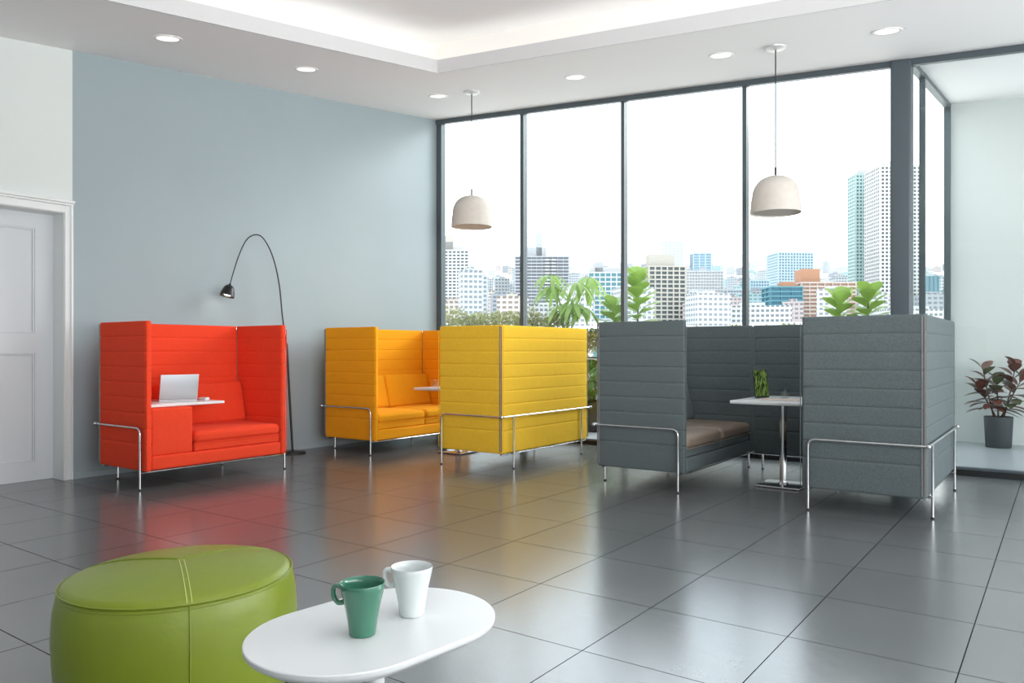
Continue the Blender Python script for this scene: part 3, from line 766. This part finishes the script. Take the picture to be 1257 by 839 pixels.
def hedge(x0, x1, z1, label, n, seed):
    rn = random.Random(seed)
    t = thing('hedge_shrub', label, 'shrub', ((x0+x1)/2, 10.5, PH+.015), 0, None)
    cx = (x0+x1)/2; bm = bmesh.new()
    for k in range(n):
        x = rn.uniform(x0, x1)-cx; y = rn.uniform(-.33, .33)
        top = (z1-PH) * (.86 + .20*noise.noise(Vector((x*3.1+cx, y*3, seed)))) * (1-.25*(y/.36)**2)
        z = top*(rn.random()**.45)
        d = Vector((rn.uniform(-1,1), rn.uniform(-1,1), rn.uniform(-.2,1)))
        leaf(bm, Vector((x,y,z)), d, Vector((rn.uniform(-.5,.5), rn.uniform(-.5,.5), 1)), rn.uniform(.045,.075), rn.uniform(.028,.042), .1, .2, seg=3)
    obj('foliage', bm, M['leaf_hedge'], t)
    bm = bmesh.new()
    for k in range(max(3, int((x1-x0)*7))):
        x = rn.uniform(x0+.05, x1-.05)-cx; tube(bm, [(x, 0, -.01), (x+rn.uniform(-.1,.1), rn.uniform(-.1,.1), (z1-PH)*.5), (x+rn.uniform(-.15,.15), rn.uniform(-.2,.2), (z1-PH)*.8)], [.012,.008,.003], 6)
    obj('branches', bm, M['stem'], t, smooth=True)
hedge(-9.1, -7.55, 1.92, 'low small-leaved shrub on the planter, seen above the yellow sofas at the corner window', 3600, 3)
hedge(-7.50, -6.55, 1.84, 'low pale shrub on the planter beside the second window post', 2400, 5)
hedge(-6.30, -5.45, 1.52, 'shady low shrub under the drooping umbrella plant', 1800, 6)
hedge(-4.3, -3.3, 1.50, 'low shrub on the planter behind the left grey sofa', 1700, 8)
hedge(-3.2, -1.6, 1.52, 'low shrub on the planter behind the right grey sofa', 2300, 9)

def umbrella_plant(loc, H, label, seed, nb=9, spread=.55):
    rn = random.Random(seed); t = thing('umbrella_plant', label, 'plant', loc)
    bs = bmesh.new(); bl = bmesh.new()
    for b in range(nb):
        a = 2*PI*b/nb + rn.uniform(-.3,.3); hh = H*rn.uniform(.5,1.0); rr = spread*rn.uniform(.45,1)*(1.15-.45*hh/H)
        tip = Vector((rr*math.cos(a), rr*math.sin(a)*.7, hh)); mid = Vector((rr*.35*math.cos(a), rr*.35*math.sin(a), hh*.62))
        tube(bs, [(0,0,0), mid*.55+Vector((0,0,.02)), mid, tip], [.014,.011,.008,.004], 7)
        n = rn.choice((7,8,9))
        for k in range(n):
            q = 2*PI*k/n + rn.uniform(-.15,.15); d = Vector((math.cos(q), math.sin(q), -.25+rn.uniform(-.25,.25)))
            leaf(bl, tip+d.normalized()*.04, d, UP, rn.uniform(.24,.33), rn.uniform(.065,.095), .70, .18, seg=7)
            tube(bs, [tip, tip+d.normalized()*.05], .0025, 5)
    obj('stems', bs, M['stem_green'], t, smooth=True); obj('foliage', bl, M['leaf_mid'], t, smooth=True)
p = on_y(695, 400, 10.5); umbrella_plant((p.x, 10.5, PH+.02), 1.42, 'umbrella plant with drooping leaves in front of the dark tower block', 4, nb=11, spread=.62)

def fiddle(x, y, ztop, label, seed, n=26, zb=PH+.02, Lf=.34, width=1.0, lean=0.0, lm=None, group=None):
    rn = random.Random(seed); t = thing('fiddle_leaf_fig', label, 'plant', (x, y, zb), 0, group)
    H = ztop-zb; bs = bmesh.new(); bl = bmesh.new()
    tube(bs, [(0,0,-.01), (lean*.3,0,H*.4), (lean,0,H*.86)], [.016,.012,.006], 8)
    for k in range(n):
        u = (k+.5)/n; z = H*(.25+.66*u); a = k*2.399+rn.uniform(-.3,.3)
        el = -.05 + 1.10*u
        d = Vector((math.cos(a)*math.cos(el)*width, math.sin(a)*math.cos(el), math.sin(el)))
        b0 = Vector((lean*u, 0, z)); tube(bs, [b0, b0+d*.03], .003, 5)
        leaf(bl, b0+d*.025, d, UP, Lf*rn.uniform(.8,1.1)*(1-.22*u), Lf*.66*rn.uniform(.85,1.1)*(1-.15*u), .18, .12, 'obovate', 7)
    obj('trunk', bs, M['stem'], t, smooth=True); obj('foliage', bl, lm or M['leaf_lime'], t, smooth=True)
p = on_y(783, 330, 10.5); fiddle(p.x, 10.5, p.z-.05, 'tall fiddle-leaf fig with bright leaves beside the third window post', 21, n=36, Lf=.44)
p = on_y(757, 372, 10.6); fiddle(p.x-.05, 10.62, p.z+.02, 'shorter spreading green fig left of the third window post', 22, n=26, Lf=.42, lm=M['leaf_mid'])
p = on_y(1031, 352, 10.5); fiddle(p.x, 10.5, p.z-.10, 'young fiddle-leaf fig behind the right grey sofa, in front of the brown office block', 23, n=28, Lf=.36)
p = on_y(1066, 344, 10.5); fiddle(p.x, 10.5, p.z-.10, 'young fiddle-leaf fig close to the wide window column, slightly taller of the pair', 24, n=30, Lf=.36)

def monstera(loc, label, seed):
    rn = random.Random(seed); t = thing('potted_monstera', label, 'plant', loc)
    obj('pot', lathe(bmesh.new(), [(0,0),(.13,0),(.16,.02),(.20,.16),(.215,.30),(.205,.42),(.185,.44),(.18,.42),(.18,.40),(0,.40)], 40), M['pot_dark'], t, smooth=True, angle=50)
    obj('soil', lathe(bmesh.new(), [(0,.40),(.178,.40),(.17,.405),(0,.41)], 24), M['soil'], t)
    bs = bmesh.new(); bl = bmesh.new()
    for k in range(22):
        a = k*2.399; r = rn.uniform(.08,.34); z = rn.uniform(.55,1.12)
        tip = Vector((r*math.cos(a), r*math.sin(a), z)); tube(bs, [(0,0,.4), (tip.x*.4, tip.y*.4, z*.7), tip], [.008,.006,.004], 6)
        d0 = Vector((math.cos(a), math.sin(a), -.3)).normalized(); s0 = d0.cross(UP).normalized()
        for j in range(-4, 5):       # the deep lobes of one split leaf
            q = j/4*1.35; d = d0*math.cos(q)+s0*math.sin(q); leaf(bl, tip-d0*.0, d, UP, .21*(1-.28*abs(j)/4), .062, .55, .15, seg=5)
    obj('stems', bs, M['stem_green'], t, smooth=True); obj('foliage', bl, M['leaf_dark'], t, smooth=True)
    return t
p = on_y(728, 526, 9.55); monstera((p.x, 9.55, -.012), 'monstera in a dark pot on the terrace, seen between yellow and grey sofas', 31)

def rubber_plant(loc, label, seed):
    rn = random.Random(seed); t = thing('potted_rubber_plant', label, 'plant', loc)
    po = obj('pot', lathe(bmesh.new(), [(0,0),(.128,0),(.133,.006),(.150,.355),(.150,.365),(.138,.365),(.136,.335),(0,.335)], 48), M['pot_slate'], t, smooth=True, angle=50)
    obj('soil', lathe(bmesh.new(), [(0,.335),(.135,.335),(.12,.342),(0,.345)], 24), M['soil'], t)
    bs = bmesh.new(); bl = bmesh.new(); bo = bmesh.new()
    stems = [((-.045,.01),(-.16,.0),.94),((.0,-.01),(-.02,.02),.80),((.05,.0),(.17,.02),.98),((.02,.03),(.24,.02),.84),((-.02,.03),(-.22,.05),.72)]
    for (b, tp, h) in stems:
        B0 = Vector((b[0], b[1], .34)); T0 = Vector((tp[0], tp[1], h)); Mi = (B0+T0)/2+Vector((b[0]*.2, 0, .02))
        tube(bs, [B0, Mi, T0], [.010,.008,.005], 7)
        n = 13
        for k in range(n):
            u = .20+.80*(k+.5)/n; c = B0.lerp(T0, u); a = k*2.399+rn.uniform(-.4,.4); el = -.15+1.1*u*(1 if k > 5 else .6)
            d = Vector((math.cos(a)*math.cos(el), math.sin(a)*math.cos(el)*.65, math.sin(el))).normalized()
            leaf(bo if rn.random() < .33 else bl, c+d*.015, d, UP, rn.uniform(.20,.27), rn.uniform(.12,.155), .3, .2, seg=7)
    obj('stems', bs, M['stem'], t, smooth=True); obj('foliage', bl, M['leaf_rust'], t, smooth=True, label='dark burgundy leaves')
    obj('older_foliage', bo, M['leaf_olive'], t, smooth=True, label='dark olive green leaves')
    return t
rubber_plant((-.632, 10.72, -.002), 'burgundy-leaved rubber plant in a dark slate pot in the alcove', 41)

# ------------------------------------------------------------------ the city
def hill_z(d): return CH + (HY-hill_row(d))*d/FPX
def hill_row(d):
    K = [(200, 420), (450, 402), (700, 386), (1000, 370), (1600, 348), (2600, 328), (4200, 312)]
    if d <= K[0][0]: return K[0][1]
    for (a, ya), (b, yb) in zip(K, K[1:]):
        if d <= b:
            u = (math.log(d)-math.log(a))/(math.log(b)-math.log(a)); return ya+(yb-ya)*u
    return K[-1][1]
bm = bmesh.new()
ds = [200, 300, 450, 570, 700, 850, 1000, 1300, 1600, 2100, 2600, 3300, 4200]
R_ = []
for d in ds:
    row = []
    for k in range(25):
        lat = (-.75+1.6*k/24)*d; p = FW*d+RT*lat; row.append(bm.verts.new((p.x, p.y, hill_z(d))))
    R_.append(row)
for a, b in zip(R_, R_[1:]):
    for k in range(24): bm.faces.new((a[k], a[k+1], b[k+1], b[k]))
struct('city_hillside', bm, M['hill'])

def facade(name, wall, glass, fh=3.2, bw=3.6, wz=.55, wx=.7, rough=.6):
    """flat facade with rows of windows, for blocks too far to show depth"""
    m = bpy.data.materials.new(name); m.use_nodes = True; nt = m.node_tree; N = nt.nodes; L = nt.links; b = N['Principled BSDF']
    b.inputs['Roughness'].default_value = rough; b.inputs['Specular IOR Level'].default_value = .3
    tc = N.new('ShaderNodeTexCoord'); sp = N.new('ShaderNodeSeparateXYZ'); L.new(tc.outputs['Object'], sp.inputs[0])
    fz = math_node(nt, 'FRACT', math_node(nt, 'DIVIDE', math_node(nt, 'ADD', sp.outputs['Z'], 300.), fh))
    fu = math_node(nt, 'FRACT', math_node(nt, 'DIVIDE', math_node(nt, 'ADD', math_node(nt, 'ADD', sp.outputs['X'], sp.outputs['Y']), 900.), bw))
    a = math_node(nt, 'MULTIPLY', math_node(nt, 'LESS_THAN', fz, wz), math_node(nt, 'LESS_THAN', fu, wx))
    g = N.new('ShaderNodeNewGeometry'); sn = N.new('ShaderNodeSeparateXYZ'); L.new(g.outputs['Normal'], sn.inputs[0])
    a = math_node(nt, 'MULTIPLY', a, math_node(nt, 'LESS_THAN', sn.outputs['Z'], .5))
    mx = N.new('ShaderNodeMixRGB'); L.new(a, mx.inputs['Fac']); mx.inputs['Color1'].default_value = (*wall, 1); mx.inputs['Color2'].default_value = (*glass, 1)
    L.new(mx.outputs[0], b.inputs['Base Color']); return m
CW = 0.0
def plain(name, c): return mat(name, c, .6)
def place(x0, x1, ytop, d, depth, rot):
    """size and place of a block measured from the picture at its true distance"""
    w = (x1-x0)*d/FPX/ (abs(math.cos(rot))+abs(math.sin(rot))*depth)
    p = at_depth((x0+x1)/2, ytop, d+depth*w/2)
    return p, w
TAKEN = []
def tower(name, label, x0, x1, ytop, d, core, frame, fh=3.2, bw=4.0, slab=.35, pier=.7, depth=.8, rot=0.0, roof=None, proud=.9, wall_part=None, cat='building'):
    p, w = place(x0, x1, ytop, d, depth, rot)
    zb = hill_z(d)-40; H = p.z-zb; dp = w*depth
    TAKEN.append((p.x, p.y, math.hypot(w, dp)/2+1.5))
    t = thing(name, label, cat, (p.x, p.y, zb), YAW+rot)
    obj('glazing', B(-w/2, w/2, -dp/2, dp/2, 0, H), core, t)
    bm = bmesh.new(); nf = int(H/fh)
    e = proud
    for k in range(nf+1):
        z = H-k*fh
        if z < 30: break
        box(bm, -w/2-e, w/2+e, -dp/2-e, dp/2+e, z-fh*slab, z)
    nb = max(2, round(w/bw))
    for k in range(nb+1):
        x = -w/2+w*k/nb
        for s in (-1, 1): box(bm, x-pier/2, x+pier/2, s*(dp/2+e*.5)-e*.49, s*(dp/2+e*.5)+e*.49, 30, H-.2)
    nb = max(2, round(dp/bw))
    for k in range(nb+1):
        y = -dp/2+dp*k/nb
        for s in (-1, 1): box(bm, s*(w/2+e*.5)-e*.49, s*(w/2+e*.5)+e*.49, y-pier/2, y+pier/2, 30, H-.2)
    obj('facade_frame', bm, frame, t)
    if roof:
        for (rx, rw, rh, rm) in roof:
            obj('roof_block', B(w*(rx-rw/2), w*(rx+rw/2), -dp*.28, dp*.28, H, H+rh, bev=.3, seg=1), rm, t)
    return t, w, dp, H
white = plain('white_render', (.50,.50,.50)); cream = plain('cream_render', (.44,.41,.36)); dkgrey = plain('dark_concrete', (.16,.17,.19))
mid = plain('grey_concrete', (.42,.43,.45)); dglass = mat('dark_glazing', (.055,.075,.085), .3); tglass = mat('teal_glazing', (.07,.24,.29), .3)
bglass = mat('blue_glazing', (.17,.27,.34), .3); brown = plain('brown_brick', (.33,.20,.14)); rose = plain('rosy_concrete', (.48,.39,.35)); lblue = plain('pale_blue_panel', (.40,.50,.56))
orange = plain('orange_brick', (.42,.21,.12)); sea = plain('sea_green_panel', (.22,.52,.50)); sea2 = plain('pale_sea_green_panel', (.36,.47,.46)); tglass2 = mat('soft_teal_glazing', (.10,.24,.26), .3); navy = mat('navy_glazing', (.02,.12,.18), .3)
tower('tower_block', 'white tower block with dark window rows beside the corner window frame', 536, 576, 308, 700, dglass, white, 3.0, 3.6, .52, 1.2, .5, roof=[(-.05,.7,8,white),(-.15,.35,13,cream)])
tower('tower_block', 'dark grey tower block behind the second window post with twin white balcony stacks', 632, 697, 317, 690, dkgrey, mid, 3.0, 5.0, .30, .3, .6, roof=[(-.12,.42,9,mid),(-.05,.12,22,mid)])
_t = bpy.data.objects[-1] if False else None
p, w = place(632, 697, 317, 690, .6, 0)
# white stacks of balconies on the dark tower
dk = [o for o in COL.objects if o.get('label', '').startswith('dark grey tower')][0]
bm = bmesh.new(); Hh = p.z-(hill_z(690)-40)
for xx in (.10, .22):
    for k in range(22): box(bm, w*xx-2.0, w*xx+2.0, -w*.3-2.6, -w*.3-.9, Hh-4.2-k*3.0, Hh-2.9-k*3.0)
obj('balcony_stack', bm, white, dk)
tower('office_building', 'teal-windowed office block with a white grid, left of the third window post', 720, 775, 336, 560, tglass, white, 3.4, 4.2, .30, .8, .7, roof=[(-.1,.7,4,white),(-.25,.2,8,mid)])
tower('tower_block', 'cream apartment tower with a square white grid and flat roof box', 790, 839, 328, 560, dglass, cream, 3.2, 4.6, .32, 1.0, .6, rot=.12, roof=[(-.1,.7,9,cream)])
tower('office_building', 'pale grey office block with fine window rows right of the cream tower', 839, 884, 334, 800, mid, white, 3.2, 3.0, .40, .9, .6)
tower('office_building', 'low white office block at the foot of the pale grey one', 862, 880, 365, 760, mid, white, 3.2, 3.0, .5, 1.1, .8)
tower('office_building', 'small turquoise box building on the far skyline', 849, 871, 312, 1700, bglass, lblue, 6, 12, .2, 2, .8)
tower('tower_block', 'faint slender white tower on the skyline above the cream tower', 814, 837, 297, 1700, lblue, white, 6, 8, .5, 2.5, .6)
tower('office_building', 'light blue gabled office building behind the brown and teal blocks', 946, 993, 312, 900, bglass, lblue, 3.3, 3.4, .40, 1.3, .7, rot=.1, roof=[(-.1,.7,5,white)])
gb = [o for o in COL.objects if o.get('label', '').startswith('light blue gabled')][0]
p, w = place(946, 993, 312, 900, .7, .1); Hh = p.z-(hill_z(900)-40)
bm = bmesh.new()
v = [bm.verts.new(q) for q in ((-w/2,-w*.35,Hh),(w/2,-w*.35,Hh),(w/2,w*.35,Hh),(-w/2,w*.35,Hh),(-w*.35,0,Hh+7.5),(w*.2,0,Hh+7.5))]
for f in ((0,1,5,4),(1,2,5),(2,3,4,5),(3,0,4)): bm.faces.new([v[i] for i in f])
obj('roof', bm, white, gb)
tower('office_building', 'dark teal glass office block with pale bands beside the brown brick building', 941, 979, 353, 600, navy, tglass, 3.6, 9, .28, .3, .8, roof=[(.15,.45,4,orange)])
tower('office_building', 'brown brick office block with pale balcony bands right of the teal glass one', 976, 1042, 348, 615, brown, rose, 3.1, 6.5, .42, .8, .6, roof=[(-.28,.36,11,orange)])
tower('office_building', 'light blue glass block with fine mullions behind the fourth window post', 918, 941, 345, 800, bglass, lblue, 3.2, 3, .35, .8, .8)
tower('office_building', 'wide grey blue office block low down left of the fourth window post', 891, 912, 356, 780, bglass, mid, 3.2, 3, .4, .8, .6)
tower('high_rise', 'tallest white high-rise with dense window grid beside the wide window column', 1071, 1120, 208, 620, dglass, white, 3.1, 3.4, .42, 1.3, .8, roof=[(0,.8,5,white)])
tower('high_rise', 'slim sea green high-rise wing attached to the left of the tall white one', 1046, 1070, 216, 665, tglass2, sea2, 3.1, 3.0, .45, 1.1, .8, roof=[(0,.6,5,white)])
tower('office_building', 'blue glass office block seen through the side window of the alcove', 1120, 1146, 340, 700, bglass, tglass, 3.2, 4, .2, .4, .8)
tower('office_building', 'white striped office block below the blue one in the side window', 1118, 1160, 366, 600, mid, white, 3.2, 6, .5, .6, .6)
tower('office_building', 'pink tiled low office building near the white corner tower', 587, 607, 370, 800, plain('pink_tile', (.52,.38,.37)), white, 3.2, 4, .5, 1.2, .7)
tower('office_building', 'narrow teal building at the foot of the white corner tower', 576, 582, 369, 760, tglass, tglass, 3.2, 4, .3, .5, .8)

rn = random.Random(77)
protos = []  # far block tones are paled: distance haze sits in wall and window colours
kinds = [('low white block with grey windows', (.80,.80,.80), (.42,.46,.50), 22, 18, 24), ('wide white block with pale blue windows', (.78,.80,.82), (.42,.58,.66), 38, 18, 16),
         ('narrow pale grey block with small windows', (.66,.68,.70), (.36,.40,.44), 14, 14, 34), ('small cream block with brown windows', (.78,.72,.66), (.45,.36,.32), 20, 16, 18),
         ('small pale pink block with grey windows', (.78,.66,.64), (.45,.42,.45), 18, 14, 16), ('small pale teal block with white bands', (.55,.72,.74), (.32,.55,.60), 20, 16, 22),
         ('long low white block with a dark window strip', (.82,.82,.80), (.30,.33,.36), 46, 20, 11), ('plain grey block with a flat roof', (.50,.52,.55), (.30,.33,.38), 24, 18, 20)]
for i, (lb, wc, gc, w, dp, h) in enumerate(kinds):
    wc = tuple(c*.66 for c in wc); gc = tuple(c*.5 for c in gc)
    m = facade('far_facade_%d' % i, wc, gc, 3.2, (3.4, 4.2, 3.0, 3.8)[i % 4], .5, .66)
    bm = box(bmesh.new(), -w/2, w/2, -dp/2, dp/2, -30, h)
    box(bm, -w*.2, w*.15, -dp*.2, dp*.2, h, h+2.6)
    box(bm, -w/2-.2, w/2+.2, -dp/2-.2, dp/2+.2, h-.5, h+.4)
    protos.append((obj('city_building', bm, m), lb))
used = set()
bands = [(480, 620, 60), (640, 820, 90), (840, 1100, 110), (1150, 1600, 100), (1700, 2500, 80)]
for (d0, d1, n) in bands:
    for k in range(n):
        d = rn.uniform(d0, d1)
        px = 536 + (1170-536)*((k+rn.random())/n)
        i = rn.randrange(len(protos)); o, lb = protos[i]
        p = at_depth(px, 400, d); r = math.hypot(kinds[i][3], kinds[i][4])/2+1
        if any(math.hypot(p.x-x, p.y-y) < r+q for x, y, q in TAKEN): continue
        TAKEN.append((p.x, p.y, r))
        if i in used: o = o.copy(); COL.objects.link(o)
        used.add(i)
        o.location = (p.x, p.y, hill_z(d)+rn.uniform(-5, 1)); o.rotation_euler = (0, 0, YAW+rn.choice((0, .2, -.25, .5, PI/2, 1.2)))
        far = 'nearer' if d < 830 else 'distant'
        o['label'] = '%s in the %s city' % (lb, far); o['category'] = 'building'; o['group'] = '%ss, %s city' % (lb.split(' with')[0], far)

# ------------------------------------------------------------------ light
W = bpy.data.worlds.new('sky'); SC.world = W; W.use_nodes = True
nt = W.node_tree; N = nt.nodes; L = nt.links; bg = N['Background']
tc = N.new('ShaderNodeTexCoord'); sp = N.new('ShaderNodeSeparateXYZ'); L.new(tc.outputs['Generated'], sp.inputs[0])
cr = N.new('ShaderNodeValToRGB'); e = cr.color_ramp.elements
e[0].position = 0.0; e[0].color = (.93, .93, .925, 1); e[1].position = .5; e[1].color = (.70, .86, 1.0, 1)
q = e.new(.14); q.color = (.93, .95, .96, 1); q = e.new(.30); q.color = (.80, .91, 1.0, 1)
L.new(sp.outputs['Z'], cr.inputs[0])
nz = N.new('ShaderNodeTexNoise'); nz.inputs['Scale'].default_value = 2.2; nz.inputs['Detail'].default_value = 6; nz.inputs['Roughness'].default_value = .55
mp = N.new('ShaderNodeMapping'); mp.inputs['Scale'].default_value = (1, 1, 2.6); L.new(tc.outputs['Generated'], mp.inputs[0]); L.new(mp.outputs[0], nz.inputs['Vector'])
c2 = N.new('ShaderNodeValToRGB'); c2.color_ramp.elements[0].position = .42; c2.color_ramp.elements[1].position = .62; L.new(nz.outputs['Fac'], c2.inputs[0])
mx = N.new('ShaderNodeMixRGB'); L.new(c2.outputs[0], mx.inputs['Fac']); L.new(cr.outputs[0], mx.inputs['Color1']); mx.inputs['Color2'].default_value = (.97, .97, .97, 1)
L.new(mx.outputs[0], bg.inputs['Color']); bg.inputs['Strength'].default_value = 3.0

def light(name, kind, loc, energy, color=(1,1,1), rot=None, target=None, **k):
    l = bpy.data.lights.new(name, kind); l.energy = energy; l.color = color
    for a, v in k.items(): setattr(l, a, v)
    o = bpy.data.objects.new(name, l); COL.objects.link(o); o.location = loc
    if target is not None: o.rotation_euler = (Vector(target)-Vector(loc)).to_track_quat('-Z', 'Y').to_euler()
    return o
light('daylight_sun', 'SUN', (0, 0, 30), 2.4, (1.0, .98, .95), target=(-.45*10, -.80*10, 30-.42*10), angle=math.radians(24))
light('right_daylight_fill', 'AREA', (2.9, 3.9, 1.6), 150, (.97, .985, 1.0), target=(-6, 4.9, 3.6), shape='RECTANGLE', size=7.4, size_y=2.2)  # fill lamp added in the right opening to strengthen daylight from that side
light('added_ceiling_fill', 'AREA', (1.4, .2, 1.7), 100, (1.0, .98, .96), target=(-3.8, 5.0, 5.2), shape='RECTANGLE', size=2.4, size_y=1.0, spread=math.radians(85))  # added fill lamp out of view, aimed up to brighten the ceiling

# ------------------------------------------------------------------ camera
cam = bpy.data.cameras.new('camera'); co = bpy.data.objects.new('camera', cam); COL.objects.link(co)
co.location = (0, 0, CH); co.rotation_euler = (PI/2, 0, YAW)
cam.sensor_width = 36; cam.lens = FPX/1257*36; cam.shift_y = (HY-419.5)/1257; cam.clip_start = .05; cam.clip_end = 9000
SC.camera = co
SC.view_settings.view_transform = 'Standard'; SC.view_settings.look = 'None'; SC.view_settings.gamma = 1.0
SC.view_settings.use_curve_mapping = False; SC.view_settings.exposure = 0.0
cy = SC.cycles; cy.use_denoising = True
try: cy.denoiser = 'OPENIMAGEDENOISE'
except Exception: pass
cy.max_bounces = 10; cy.diffuse_bounces = 5; cy.glossy_bounces = 5; cy.transparent_max_bounces = 16; cy.transmission_bounces = 8
cy.caustics_reflective = False; cy.caustics_refractive = False; cy.sample_clamp_indirect = 6
